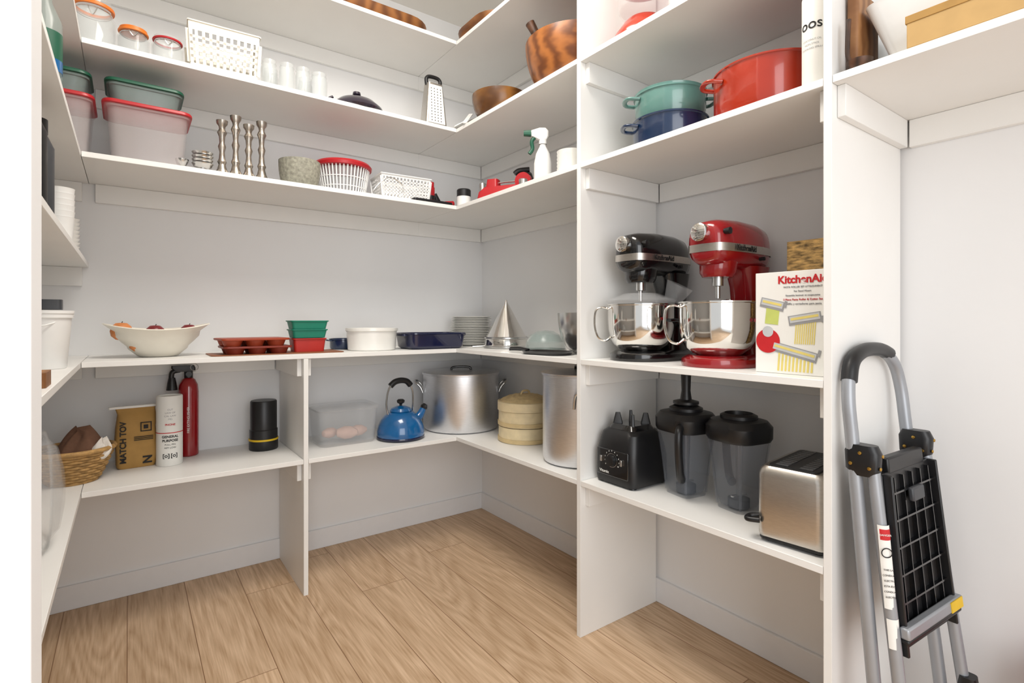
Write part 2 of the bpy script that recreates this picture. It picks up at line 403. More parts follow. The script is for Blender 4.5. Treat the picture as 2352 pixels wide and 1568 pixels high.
o=lathe('salad_bowl',ACAC,bowlprof(.2,.205,.06,.010,1.05,10),None,(1.478,1.60,Z4+EP),n=64); props(o,'large striped acacia wood salad bowl','bowl')
e=thing('salad_server','dark wooden salad server standing in the bowl','utensil',(1.44,1.66,Z4+.03))
tube('handle',SPOONW,[(0,0,0),(-.03,.03,.12),(-.07,.05,.23),(-.095,.065,.285)],[.008,.02],e)
def tray(label,x,y,w,d,rz):
    o=loft('wooden_tray',TRAYW,[(w-.05,d-.05,.1,0),(w-.01,d-.01,.12,.022),(w,d,.12,.05),(w-.012,d-.012,.12,.05),(w-.03,d-.03,.11,.02),(w-.09,d-.09,.1,.008)],None,(x,y,Z5+EP),(0,0,rz)); props(o,label,'tray')
tray('long brown lacquered wooden tray on the topmost shelf',.86,2.34,.60,.27,0)
tray('brown wooden tray on the topmost side shelf',1.405,2.10,.26,.36,0)

# ---- L3, back wall
def tub(label,x,y,z,w,d,h,body,lid,lh=.016,flange=.012):
    e=thing('food_container',label,'container',(x,y,z+EP),group='stacked food storage containers')
    loft('container_body',body,[(w*.84,d*.84,.03,0),(w*.9,d*.9,.03,h*.5),(w*.95,d*.95,.03,h-.022),(w*1.0,d*1.0,.03,h-.02),(w,d,.03,h-.002),(w-.006,d-.006,.028,h-.002),(w*.94-.006,d*.94-.006,.028,h-.024),(w*.84-.006,d*.84-.006,.028,.004)],e)
    loft('lid',lid,[(w+flange*.5,d+flange*.5,.032,h-.012),(w+flange,d+flange,.034,h-.010),(w+flange,d+flange,.034,h-.004),(w+flange*.6,d+flange*.6,.034,h+.001),(w-.02,d-.02,.03,h+.001),(w-.03,d-.03,.03,h-.004)],e)
    return e
tub('clear square container with red lid',.058,2.33,Z3,.25,.23,.195,CLRP,REDP)
tub('clear container with red lid by the corner',-.195,2.33,Z3,.2,.23,.195,CLRP,REDP)
tub('grey translucent container with green lid stacked above',.05,2.35,Z3+.197,.222,.19,.085,CLRG,GRN)
tub('grey translucent container with green lid by the corner',-.20,2.35,Z3+.197,.19,.19,.085,CLRG,GRN)
def cup(label,x,y,z,r,h):
    o=lathe('silver_cup',STEEL,[(0,0),(r*.6,0),(r*.55,h*.15),(r*.4,h*.3),(r*.8,h*.55),(r,h),(r*.93,h),(r*.7,h*.6),(0,h*.45)],None,(x,y,z),n=28)
    return props(o,label,'cup','small silver cups')
cup('tiny silver salt cup',.158,2.25,Z3+EP,.022,.035)
for i in range(4): cup('silver condiment cup in a small stack',.223,2.25,Z3+EP+i*.0135,.036,.03)
def candlestick(x,h,y):
    e=thing('candlestick','tarnished silver turned candlestick','candlestick',(x,y,Z3+EP),group='tarnished silver candlesticks')
    pr=[(0,0),(.0215,0),(.0215,.012),(.017,.02),(.012,.04),(.016,.05),(.011,.062),(.009,.09),(.014,.11),(.009,.125),(.011,.15),(.017,.165),(.010,.18),(.012,.19),(.019,.2),(.02,.212),(.013,.214),(0,.205)]
    lathe('stem',PEWT,[(r,z*h/.214) for r,z in pr],e,n=24)
    return e
for x,h,y in ((.286,.205,2.25),(.332,.232,2.25),(.377,.208,2.25),(.423,.230,2.25)): candlestick(x,h,y)
o=lathe('stone_bowl',STONE,bowlprof(.081,.105,.05,.01,1.4),None,(.573,2.28,Z3+EP)); props(o,'rough grey granite mortar bowl','bowl')
e=thing('salad_spinner','white slatted salad spinner basket with red rim','salad spinner',(.782,2.37,Z3+EP))
lathe('basket_core',CLR,[(0,0),(.088,0),(.094,.01),(.111,.12),(.107,.12),(.09,.012),(0,.006)],e)
bm=bmesh.new()
for i in range(44):
    a=2*math.pi*i/44; addtube(bm,[Vector((.093*math.cos(a),.093*math.sin(a),.008)),Vector((.114*math.cos(a),.114*math.sin(a),.13))],.0030,6)
for z in (.04,.08): 
    k=.093+.021*z/.13; addtube(bm,[Vector((k*math.cos(R(6*i)),k*math.sin(R(6*i)),z)) for i in range(60)],.002,6,True)
mk('basket_slats',bm,WPL,e)
lathe('red_rim',REDP,[(.112,.125),(.124,.128),(.126,.140),(.118,.150),(.09,.156),(0,.158),(0,.15),(.108,.146)],e)
gridbasket('plastic_basket','white perforated plastic basket with wire handles',WPL,(1.03,2.30,Z3+EP),.235,.15,.11,14,6,.007,R(-4),.1,.014)
e=thing('wire_rack','thin metal wire rack leaning by the basket','rack',(.93,2.21,Z3+EP))
tube('frame',STEEL,[(-.07,0,.003),(0,.0,.085),(.07,0,.055),(.05,0,.003)],.0018,e,closed=True,n=6)
e=thing('red_bottle','small red bottle with dark cap','bottle',(1.175,2.285,Z3+EP))
lathe('bottle_body',REDP,[(0,0),(.02,0),(.021,.01),(.021,.09),(.0,.092)],e,n=20); lathe('cap',BLK,[(.022,.03),(.0225,.05),(.022,.05)],e,n=20)
lathe('top_cap',REDP,[(.018,.092),(.018,.115),(0,.117)],e,n=20)
o=loft('serving_tray',BLK,[(.20,.04,.01,0),(.205,.042,.012,.006),(.2,.04,.01,.012)],None,(1.15,2.218,Z3+EP)); props(o,'small flat dark tray at the shelf edge','tray')
e=thing('kitchen_torch','small red and black handheld kitchen tool','tool',(1.242,2.30,Z3+EP))
lathe('tool_body',REDP,[(0,0),(.014,0),(.016,.03),(.012,.07),(0,.072)],e,(0,0,.017),(0,R(75),0),n=16)
loft('tool_grip',BLK,[(.02,.02,.006,0),(.024,.02,.006,.03),(.014,.016,.005,.07)],e,(-.005,0,.005),(0,R(-25),0))
def canister(label,x,y,r,h,body,cap,z=Z3):
    e=thing('canister',label,'canister',(x,y,z+EP))
    lathe('can_body',body,[(0,0),(r,0),(r,h*.62),(0,h*.62)],e,n=28); lathe('lid',cap,[(r*1.02,h*.62),(r*1.02,h*.95),(r*.9,h),(0,h)],e,n=28)
canister('small white canister with black lid',1.335,2.24,.034,.095,WPL,BLK)
canister('steel shaker with steel cap',1.40,2.17,.018,.12,STEEL,STEEL)
canister('small steel pepper shaker',1.455,2.15,.016,.11,STEEL,BLK)
# ---- L3, side wall
e=thing('apple_peeler','red hand-crank peeler with black handle','kitchen tool',(1.365,1.925,Z3+EP),R(-58))
loft('peeler_base',REDP,[(.26,.08,.02,0),(.25,.07,.02,.03),(.20,.055,.015,.05)],e)
loft('clamp',REDP,[(.06,.06,.012,.04),(.05,.045,.01,.085)],e,(-.06,0,0))
lathe('crank_hub',REDP,[(0,0),(.036,0),(.036,.024),(0,.024)],e,(.10,-.03,.055),(R(90),0,0),n=24)
tube('blade_arm',STEEL,[(-.1,0,.06),(-.02,0,.07),(.06,0,.07)],.004,e)
e=thing('hand_juicer','black handheld kitchen press tool','kitchen tool',(1.51,2.02,Z3+EP),R(-40))
tube('arm',BLK,[(-.09,0,.02),(-.03,0,.07),(.02,0,.13),(.05,0,.15)],.014,e)
tube('arm',BLK,[(-.02,0,.15),(.0,0,.165),(.05,0,.17)],.014,e)
lathe('head',BLK,[(0,0),(.03,0),(.034,.02),(.02,.04),(0,.042)],e,(.03,0,.12),(R(30),R(20),0),n=24)
lathe('base_cup',BLK,[(0,0),(.03,0),(.025,.03),(.012,.05),(.012,.11),(0,.11)],e,(.04,0,0),n=24)
canister('tiny steel tin beside the spray bottle',1.34,1.765,.018,.045,STEEL,STEEL)
e=thing('spray_bottle','white spray bottle with green trigger','spray bottle',(1.365,1.665,Z3+EP),R(-36))
lathe('bottle_body',WPL,[(0,0),(.034,0),(.036,.01),(.036,.09),(.028,.13),(.013,.16),(.012,.175),(0,.175)],e,n=28)
lathe('collar',WPL,[(.016,.168),(.016,.188),(.012,.19)],e,n=20)
h=loft('spray_head',WPL,[(.03,.022,.006,.185),(.07,.024,.008,.2,-.012,0),(.075,.022,.008,.222,-.014,0),(.03,.016,.006,.234,-.002,0)],e)
loft('nozzle',GRN,[(.024,.024,.006,0),(.02,.02,.006,.03)],h,(-.048,0,.213),(0,R(-90),0))
tube('trigger',GRN,[(-.03,0,.2),(-.045,0,.18),(-.042,0,.15),(-.055,0,.13)],.008,h)
for i in range(6):
    o=lathe('ramekin',WHT,[(0,0),(.04,0),(.046,.004),(.052,.03),(.049,.03),(.042,.008),(0,.006)],None,(1.37,1.505,Z3+EP+i*.0135),n=36); props(o,'white ceramic ramekin in a stack','ramekin','stacked white ramekins')

# ---- unit, dutch ovens
def cocotte(label,x,y,z,r,h,mat,ha,lid=False):
    e=thing('dutch_oven',label,'pot',(x,y,z+EP))
    lathe('pot_body',mat,[(0,0),(r*.84,0),(r*.93,h*.08),(r*.99,h*.3),(r,h-.006),(r+.004,h-.004),(r+.004,h),(r-.005,h),(r-.006,h*.3),(r*.8,.006),(0,.006)],e,n=64)
    loopends(e,mat,r,h*.78,ha,.034,.034,.008)
    if lid:
        l=lathe('lid',mat,[(r+.002,h+.0005),(r+.003,h+.006),(r*.9,h+.014),(r*.4,h+.024),(0,h+.026),(0,h+.02),(r*.9,h+.0005)],e,n=64)
        lathe('knob',BLK,[(.008,h+.024),(.008,h+.034),(.02,h+.038),(.018,h+.046),(0,h+.048)],l,n=24)
HA=R(-36)
cocotte('blue enamelled dutch oven beneath a teal pot',1.435,1.095,Z3,.118,.098,BLUE,HA)
cocotte('teal enamelled dutch oven with lid and loop handles',1.435,1.095,Z3+.099,.112,.082,TEAL,HA,True)
cocotte('large orange-red enamelled dutch oven',1.46,.78,Z3,.145,.145,REDO,R(142))
e=thing('aerosol_bottle','tall white cylindrical bottle with black cap','bottle',(1.34,.599,Z3+EP))
bb=lathe('bottle_body',PAPER,[(0,0),(.028,0),(.030,.004),(.030,.225),(.026,.24),(.016,.246),(0,.246)],e,n=36)
lathe('cap',BLK,[(.018,.245),(.018,.27),(.015,.275),(0,.275)],e,n=24)
def curvetext(parent,body,size,mat,R0,zc,a0,name='lettering',bold=0,vert=False):
    o=text(parent,body,size,mat,(0,0,0),(0,0,0),name,bold=bold,ext=0)
    me=o.data
    for v in me.vertices:
        x,y=v.co.x,v.co.y
        if vert: x,y=-y,x
        a=a0+x/R0
        v.co=Vector(((R0+.0008)*math.cos(a),(R0+.0008)*math.sin(a),zc+y))
    return o
AV=math.atan2(-.599,-1.34)
curvetext(bb,'oos',.034,INK,.030,.155,AV-.35,bold=.0003)
for i,t in enumerate(('COCONUT OIL','NON STICK','COOKING SPRAY')): curvetext(bb,t,.006,GREYI,.030,.118-i*.01,AV-.3)
e=thing('red_juicer','orange-red appliance base with clear plastic cup','appliance',(1.42,1.19,Z4+EP))
lathe('base',REDO,[(0,0),(.1,0),(.105,.01),(.1,.05),(.07,.09),(.06,.1),(0,.1)],e)
lathe('clear_cup',CLRP,[(.06,.1),(.085,.14),(.09,.22),(.085,.22),(.08,.14),(0,.105)],e)
lathe('lid_knob',REDP,[(.09,.22),(.088,.24),(.03,.26),(0,.262),(0,.22)],e)
e=thing('red_mixing_jug','red plastic jug with handle','jug',(1.46,.95,Z4+EP))
lathe('jug_body',REDP,[(0,0),(.06,0),(.075,.15),(.07,.15),(.055,.008),(0,.006)],e); tube('handle',REDP,[(-.068,.0,.13),(-.12,.02,.12),(-.115,.02,.06),(-.06,0,.04)],.008,e)

# ------------------------------------------------------------------ stand mixers
def mixer(label,x,y,mat,ha,shield=False):
    e=thing('stand_mixer',label,'mixer',(x,y,Z2+EP),group='bowl-lift stand mixers')
    loft('base',mat,[(.335,.2,.098,0),(.34,.205,.1,.008),(.335,.2,.098,.022),(.30,.165,.08,.032)],e,(-.01,0,0))
    loft('column',mat,[(.12,.13,.045,.025,.085,0),(.1,.1,.04,.07,.09,0),(.092,.09,.035,.16,.092,0),(.105,.095,.035,.24,.09,0),(.13,.11,.04,.30,.085,0)],e)
    secs=[(-.152,.02,.362,.024),(-.150,.04,.362,.046),(-.142,.052,.36,.060),(-.11,.061,.36,.069),(-.03,.066,.363,.072),(.06,.064,.362,.071),(.11,.058,.357,.068),(.14,.045,.35,.056),(.156,.028,.345,.036),(.16,.01,.343,.014)]
    bm=bmesh.new(); rings=[]; n=32; p=2/2.7
    for X,hw,zc,hh in secs:
        ring=[]
        for i in range(n):
            a=2*math.pi*i/n; ca,sa=math.cos(a),math.sin(a)
            ring.append(bm.verts.new((X,hw*math.copysign(abs(ca)**p,ca),zc+hh*math.copysign(abs(sa)**p,sa))))
        rings.append(ring)
    for a,b in zip(rings,rings[1:]):
        for i in range(n):
            j=(i+1)%n; bm.faces.new((a[i],a[j],b[j],b[i]))
    bm.faces.new(rings[0]); bm.faces.new(rings[-1])
    hd=mk('head',bm,mat,e,ang=60)
    bm=bmesh.new(); out=[]
    for X,hw,zc,hh in secs[::-1]: out.append((X,-(hw+.0022)))
    out.append((-.1545,0))
    for X,hw,zc,hh in secs: out.append((X,hw+.0022))
    lo=[bm.verts.new((a,b,.333)) for a,b in out]; hi=[bm.verts.new((a,b,.356)) for a,b in out]
    for i in range(len(out)-1): bm.faces.new((lo[i],lo[i+1],hi[i+1],hi[i]))
    mk('trim_band',bm,BRUSH,hd,ang=60)
    text(hd,'KitchenAid',.023,INK,(-.035,-.0692,.3445),FY,bold=.0006,ext=.0003)
    lathe('attachment_hub',MIRROR,[(0,0),(.024,0),(.024,.012),(.026,.014),(.026,.026),(.02,.03),(0,.03)],hd,(-.146,0,.388),(0,R(-90),0),n=28)
    lathe('hub_knob',BLK,[(0,0),(.008,0),(.01,.018),(0,.02)],hd,(-.125,-.054,.388),(R(90),0,0),n=16)
    lathe('speed_lever',BLK,[(0,0),(.005,0),(.006,.016),(0,.018)],hd,(.05,-.06,.32),(R(90),0,0),n=12)
    loft('head_nose',mat,[(.09,.08,.038,.262,-.075,0),(.105,.095,.045,.275,-.075,0),(.11,.1,.045,.31,-.07,0)],hd)
    lathe('beater_shaft',STEEL,[(0,.2),(.007,.2),(.007,.235),(.016,.237),(.016,.265),(0,.265)],hd,(-.075,0,0),n=20)
    bw=lathe('mixing_bowl',MIRROR,[(0,.0),(.046,0),(.052,.003),(.072,.012),(.092,.028),(.103,.05),(.109,.08),(.111,.12),(.111,.158),(.114,.16),(.114,.164),(.108,.164),(.108,.12),(.105,.08),(.098,.05),(.085,.03),(.06,.014),(0,.008)],e,(-.075,0,.026),n=64)
    ca,sa=math.cos(ha),math.sin(ha)
    def q(r,z): return (ca*r,sa*r,z)
    tube('bowl_handle',MIRROR,[q(.108,.148),q(.135,.153),q(.155,.14),q(.158,.09),q(.145,.05),q(.12,.04),q(.1,.055)],.0065,bw,flat=.6)
    for s in (-1,1):
        tube('bowl_arm',mat,[(.09,s*.045,.12),(.04,s*.105,.13),(-.03,s*.119,.135),(-.075,s*.119,.135)],.0075,e,flat=.8)
    tube('lift_lever',STEEL,[(.1,s*.05,.2),(.09,s*.075,.2),(.05,s*.08,.19)],.005,e)
    if shield:
        sp=lathe('splash_shield',CLR,[(.112,.165),(.118,.176),(.06,.2),(.055,.2),(.113,.171),(.108,.165)],e,(-.075,0,.026),n=48)
        loft('pouring_chute',CLR,[(.04,.05,.01,0),(.06,.08,.01,.06)],sp,(.085,-.065,.175),(R(25),R(10),0),cap1=False)
mixer('black bowl-lift stand mixer with steel bowl',1.495,1.205,BLKG,R(145),True)
mixer('red bowl-lift stand mixer with steel bowl',1.495,.912,RED,R(145))

e=thing('product_box','white boxed pasta attachment set beside red mixer','box',(1.34,.750,Z2+EP))
ct=box('carton',PAPER,0,.12,-.19,0,0,.258,e,bev=.001)
fx=-.0008
text(e,'KitchenAid',.0265,INKR,(fx,-.119,.236),FX,bold=.0008)
for i,(t,s) in enumerate((('PASTA ROLLER SET ATTACHMENT',.006),('For Stand Mixers',.006),('Ensemble laminoir et coupe-pates',.006),('3 Piece Pasta Roller & Cutter Set',.007),('Rodillo y cortadores para pasta',.007))):
    text(e,t,s,INKR if i==3 else GREYI,(fx,-.12,.218-i*.0105),FX)
def panel(mat,y0,y1,z0,z1,nm='printed_panel',rot=0,dx=0):
    c=((y0+y1)/2,(z0+z1)/2)
    return box(nm,mat,fx-.0006-dx,fx+.0008,c[0]-abs(y1-y0)/2,c[0]+abs(y1-y0)/2,c[1]-abs(z1-z0)/2,c[1]+abs(z1-z0)/2,e,bev=0,rot=(R(rot),0,0))
def rollerpic(yc,zc,L,rot,noodle,nw,nh,m=YELP):
    if noodle=='sheet': panel(m,yc-nw/2,yc+nw/2,zc-nh,zc,rot=6,dx=-.0004)
    else:
        for k in range(10): panel(m,yc-nw/2+k*nw/10,yc-nw/2+(k+.5)*nw/10,zc-nh,zc,rot=4,dx=-.0004)
    panel(GREYI,yc-L/2,yc+L/2,zc-.011,zc+.013,rot=rot); panel(LGREY,yc-L/2+.003,yc+L/2-.003,zc-.005,zc+.011,rot=rot,dx=.0004)
    panel(YELP,yc-L/2+.006,yc+L/2-.006,zc+.001,zc+.007,rot=rot,dx=.0008); panel(GREYI,yc-L/2-.006,yc-L/2,zc-.008,zc+.008,rot=rot,dx=.0004)
rollerpic(-.045,.175,.062,14,'sheet',.034,.05,M('green_dough_print',(196,206,110),.6))
rollerpic(-.125,.138,.078,-9,'noodle',.05,.062)
rollerpic(-.100,.055,.112,14,'noodle',.09,.048)
lathe('printed_motor_head',INKR,[(0,0),(.031,0),(.031,.0008),(0,.0008)],e,(fx,-.0335,.082),(0,R(-90),0),n=30)
lathe('printed_hub',LGREY,[(0,0),(.014,0),(.014,.0014),(0,.0014)],e,(fx,-.034,.106),(0,R(-90),0),n=24)
e=thing('product_box','box printed with dried pasta strands','box',(1.50,.748,Z2+EP))
box('carton',PASTA,0,.1,-.175,0,0,.355,e,bev=.001)

# ------------------------------------------------------------------ unit lower shelf
e=thing('kitchen_blender','black blender motor base with control dial','blender',(1.415,1.240,Z1+EP))
hs=loft('motor_housing',BLK,[(.185,.175,.025,.006),(.19,.18,.028,.02),(.19,.178,.03,.10),(.176,.168,.032,.14),(.158,.155,.032,.172),(.13,.13,.03,.184)],e)
for sx in (-1,1):
    for sy in (-1,1): lathe('foot',BLK,[(0,0),(.014,0),(.012,.008),(0,.008)],e,(sx*.07,sy*.065,0),n=14)
loft('coupling_pad',BLKG,[(.12,.12,.02,.183),(.1,.1,.02,.2)],e)
for i in range(4):
    a=R(45+90*i); loft('jar_post',BLK,[(.036,.014,.004,0),(.016,.010,.003,.042)],e,(.047*math.cos(a),.047*math.sin(a),.194),(0,0,a))
cp=box('control_panel',BLKG,-.0985,-.09,-.07,.07,.03,.12,e,bev=.003)
lathe('control_dial',BLK,[(0,0),(.02,0),(.017,.014),(0,.016)],e,(-.098,0,.085),(0,R(-90),0),n=28)
lathe('dial_ring',STEEL,[(.022,0),(.0235,0),(.0235,.0015),(.022,.0015)],e,(-.0985,0,.085),(0,R(-90),0),n=28)
for yy in (-.045,.045): box('toggle_switch',STEEL,-.106,-.098,yy-.004,yy+.004,.075,.095,e,bev=.001)
text(e,'Vitamix',.014,PAPER,(-.0992,.035,.043),FX)
for i in range(11):
    a=R(-30+24*i); text(e,str(i),.006,PAPER,(-.0992,.032*math.cos(a),.085+.032*math.sin(a)),FX)
def blenderjar(label,x,y,tamper,handle,sc):
    e=thing('blender_jar',label,'blender jar',(x,y,Z1+EP),R(-10))
    loft('jar_body',SMOKE,[(.1*sc,.1*sc,.02,0),(.11*sc,.11*sc,.025,.03),(.13*sc,.13*sc,.03,.12),(.155*sc,.155*sc,.04,.215),(.149*sc,.149*sc,.038,.215),(.124*sc,.124*sc,.028,.12),(.1*sc,.1*sc,.02,.03),(.09*sc,.09*sc,.02,.012)],e)
    for s1 in (-1,1):
        for s2 in (-1,1): tube('corner_rib',SMOKE,[(s1*.045*sc,s2*.045*sc,.01),(s1*.054*sc,s2*.054*sc,.12),(s1*.064*sc,s2*.064*sc,.205)],.004,e,n=6)
    loft('jar_base',DGR,[(.06,.06,.028,.006),(.06,.06,.028,.03)],e)
    loft('blade',STEEL,[(.06,.012,.004,.036),(.06,.012,.004,.04)],e)
    l=loft('jar_lid',BLK,[(.16*sc,.16*sc,.045,.203),(.172*sc,.172*sc,.05,.213),(.176*sc,.176*sc,.055,.245),(.155*sc,.155*sc,.055,.262),(.12*sc,.12*sc,.05,.267)],e)
    lathe('lid_plug',BLK,[(.052,.262),(.052,.276),(.04,.282),(.038,.27),(0,.268)],l,n=30)
    if tamper:
        lathe('tamper',BLK,[(0,.04),(.010,.042),(.014,.2),(.02,.282),(.04,.288),(.04,.296),(.018,.302),(.014,.33),(.016,.38),(.012,.395),(0,.398)],e,n=24)
    if handle:
        tube('jar_handle',BLK,[(.0,-.072*sc,.225),(0,-.115*sc,.215),(0,-.12*sc,.16),(0,-.095*sc,.08),(0,-.06*sc,.06)],.012,e,flat=1.3,rot=(0,0,R(handle)))
blenderjar('black lidded blender jar with tamper inside',1.455,1.048,True,-55,.95)
blenderjar('smoky blender jar with black lid',1.465,.872,False,150,.93)
e=thing('toaster','brushed steel long two-slot toaster','toaster',(1.425,.655,Z1+EP),R(6))
loft('toaster_body',BRUSH,[(.25,.155,.02,.012),(.256,.16,.022,.02),(.256,.16,.022,.168),(.25,.152,.022,.182),(.236,.138,.02,.19)],e)
loft('base_skirt',BLK,[(.24,.145,.02,.004),(.252,.157,.022,.008),(.252,.157,.022,.018)],e)
tp=loft('top_plate',BLK,[(.226,.118,.016,.188),(.222,.114,.014,.1935)],e)
for yy in (-.028,.028): 
    box('bread_slot',DGR,-.1,.1,yy-.015,yy+.015,.1925,.1945,tp,bev=.0005)
    boxes('slot_wires',STEEL,[(-.095+k*.019,-.093+k*.019,yy-.014,yy+.014,.1942,.1952) for k in range(11)],tp)
tube('lever_handle',BLK,[(-.10,.075,.055),(-.115,.1,.052),(-.135,.098,.05),(-.13,.07,.052)],.007,e)
for sx in (-1,1):
    for sy in (-1,1): lathe('foot',BLK,[(0,0),(.012,0),(.01,.006),(0,.006)],e,(sx*.1,sy*.055,0),n=12)

# ------------------------------------------------------------------ counter, back wall
def boat(p,a,r,z):
    k=abs(math.cos(a))**2; return Vector((p.x*.93,p.y,p.z+ (k*.022 if z>.07 else k*.006*(z>.03))))
pr=[(0,0),(.06,0),(.07,.004),(.10,.03),(.104,.034),(.122,.05),(.126,.054),(.142,.07),(.146,.074),(.178,.098),(.182,.1),(.178,.103),(.14,.08),(.1,.038),(.06,.01),(0,.008)]
o=lathe('serving_bowl',CREAM,pr,None,(.092,2.385,Z2+EP),n=64,sy=.72,fn=boat); props(o,'wide cream ceramic boat-shaped bowl holding fruit','bowl')
for x,y,z,r,m,l in ((-.02,2.385,.096,.034,PEACH,'ripe orange peach in the cream bowl'),(.082,2.39,.088,.032,PLUM,'dark red plum in the cream bowl'),(.19,2.385,.092,.030,PLUM,'dark red plum in the cream bowl'),(.135,2.37,.055,.03,PEACH,'ripe orange peach in the cream bowl'),(.03,2.36,.05,.03,PEACH,'ripe orange peach in the cream bowl')):
    e=thing('peach' if m==PEACH else 'plum',l,'fruit',(x,y,Z2+z-r),group='stone fruit in the bowl')
    lathe('fruit_flesh',m,[(0,0),(r*.5,r*.12),(r*.9,r*.5),(r,r),(r*.88,r*1.5),(r*.5,r*1.86),(r*.15,r*1.9),(0,r*1.82)],e,n=28,ang=80)
    tube('stem',SPOONW,[(0,0,r*1.8),(.002,0,r*1.95),(.004,0,r*2.05)],.0015,e,n=6)
o=loft('baking_mat',MATC,[(.5,.2,.02,0),(.5,.2,.02,.003)],None,(.5,2.345,Z2+EP)); props(o,'thin copper coloured baking mat','mat')
def muffin(label,z,mat,dx,rz):
    e=thing('muffin_mould',label,'baking mould',(.412+dx,2.34,z),rz,group='stacked silicone muffin moulds')
    loft('rim_sheet',mat,[(.245,.168,.018,.022),(.25,.172,.02,.024),(.25,.172,.02,.030),(.242,.165,.018,.0305)],e)
    for i in range(3):
        for j in range(2): lathe('cup',mat,[(0,0),(.029,0),(.038,.024),(.034,.025),(.027,.003),(0,.003)],e,(-.08+.08*i,-.04+.08*j,0),n=24)
muffin('dark rust silicone six-cup muffin mould',Z2+.004,RUSTD,.004,0); muffin('rust silicone six-cup muffin mould stacked above',Z2+.0350,RUST,-.008,R(4))
def loafpan(label,z,mat,h,w=.15,d=.1):
    o=loft('loaf_mould',mat,[(w*.86,d*.82,.012,0),(w*.94,d*.93,.012,h-.006),(w,d*1.02,.014,h-.004),(w,d*1.02,.014,h),(w*.92,d*.9,.012,h),(w*.85,d*.8,.012,.003)],None,(.622,2.35,z)); props(o,label,'baking mould','stacked silicone loaf moulds')
loafpan('red silicone loaf mould at the stack bottom',Z2+.004,RSIL,.056,.14)
loafpan('green silicone loaf mould in the stack',Z2+.062,TEALS,.036); loafpan('green silicone loaf mould on the stack top',Z2+.099,TEALS,.036,.158)
e=thing('small_dish','small blue enamel dish with tab handles','dish',(.825,2.5,Z2+EP))
lathe('dish_body',BLUE,potprof(.06,.05,.05),e); loopends(e,BLUE,.06,.04,0,.02,.02,.005)
o=lathe('souffle_dish',WHT,[(0,0),(.102,0),(.106,.004),(.112,.085),(.117,.088),(.117,.1),(.111,.1),(.107,.088),(.1,.008),(0,.006)],None,(.905,2.34,Z2+EP),n=64); props(o,'round white ceramic souffle dish','dish')
e=thing('baking_dish','navy enamel rectangular baking dish','baking dish',(1.195,2.32,Z2+EP))
loft('dish_body',NAVY,[(.26,.16,.03,0),(.285,.18,.035,.01),(.3,.2,.04,.068),(.312,.21,.045,.07),(.312,.21,.045,.076),(.295,.195,.038,.076),(.275,.17,.035,.012)],e)
for s in (-1,1): loft('handle',NAVY,[(.03,.11,.012,.062,s*.155,0),(.03,.11,.012,.072,s*.157,0)],e)
pl=lathe('plate',WHT,[(0,0),(.06,0),(.064,.002),(.085,.006),(.112,.013),(.113,.0145),(.11,.0155),(.083,.009),(.06,.005),(0,.005)],None,(1.50,2.44,Z2+EP),n=56); props(pl,'white ceramic plate in a stack','plate','stack of white plates')
for i in range(1,17):
    c=pl.copy(); c.location=(1.50+random.uniform(-.002,.002),2.44+random.uniform(-.002,.002),Z2+EP+i*.0088); 
    if i>10: c.scale=(.96,.96,1)
    COL.objects.link(c)
e=thing('conical_strainer','polished steel conical strainer resting upside down','strainer',(1.505,2.12,Z2+EP),R(-36))
cn=lathe('cone',MIRROR,[(.106,0),(.108,.004),(.108,.02),(.104,.045),(.006,.225),(.004,.236),(0,.237)],e,n=64)
lathe('rim_band',STEEL,[(.108,0),(.1115,.003),(.1115,.01),(.108,.013)],cn,n=64)
lathe('rim_band',STEEL,[(.106,.045),(.109,.048),(.109,.053),(.102,.056)],cn,n=64)
tube('handle',STEEL,[(-.108,0,.01),(-.13,-.005,.008),(-.165,-.01,.006)],.005,e)
e=thing('mesh_dome','clear domed strainer with steel rim and handle','strainer',(1.49,1.80,Z2+EP),R(-36))
lathe('dome',CLRG,[(.088,.0),(.09,.01),(.085,.04),(.065,.072),(.035,.088),(0,.092),(0,.089),(.06,.07),(.08,.04)],e)
lathe('rim',STEEL,[(.088,0),(.093,.002),(.093,.008),(.088,.01)],e)
tube('handle',BLK,[(-.09,0,.006),(-.13,.0,.008),(-.16,0,.008)],.006,e)
o=lathe('mixing_bowl',STEEL,bowlprof(.14,.165,.05,.002,1.2),None,(1.525,1.545,Z2+EP),n=64); props(o,'large stainless steel mixing bowl','bowl')
e=thing('frying_pan_lid','flat black lid with raised rim and handle','lid',(1.35,1.62,Z2+EP),R(100))
loft('pan',BLKG,[(.2,.12,.05,0),(.22,.14,.06,.014),(.214,.134,.058,.014),(.19,.11,.05,.004)],e)
tube('handle',BLK,[(.1,0,.014),(.15,0,.02),(.2,0,.018)],.008,e,flat=.6)

# ------------------------------------------------------------------ doorway-side shelves
e=thing('plastic_bucket','white plastic food bucket with rim','bucket',(-.192,1.96,Z2+EP))
lathe('bucket_body',WPL,[(0,0),(.05,0),(.052,.004),(.062,.14),(.066,.142),(.066,.152),(.068,.154),(.068,.162),(0,.164)],e,n=44)
tube('bail_handle',WPL,[(.066,0,.15),(.0,-.075,.12),(-.066,0,.15)],.002,e,n=6)
o=loft('dark_tin',DGR,[(.07,.05,.01,0),(.07,.05,.01,.028)],None,(-.185,1.955,Z2+.1655)); props(o,'small dark tin resting on the bucket','tin')
o=loft('wooden_block',WALN,[(.06,.1,.01,0),(.06,.1,.01,.03)],None,(-.162,1.44,Z2+EP)); props(o,'small brown wooden block near the shelf edge','block')
for i in range(6):
    o=lathe('paper_cup',WPL,[(0,0),(.028,0),(.036,.088),(.037,.09),(.035,.09),(.027,.003),(0,.003)],None,(-.168,2.10,ZM+EP+i*.0175),n=32); props(o,'white cup nested in a tall stack','cup','stack of white cups')
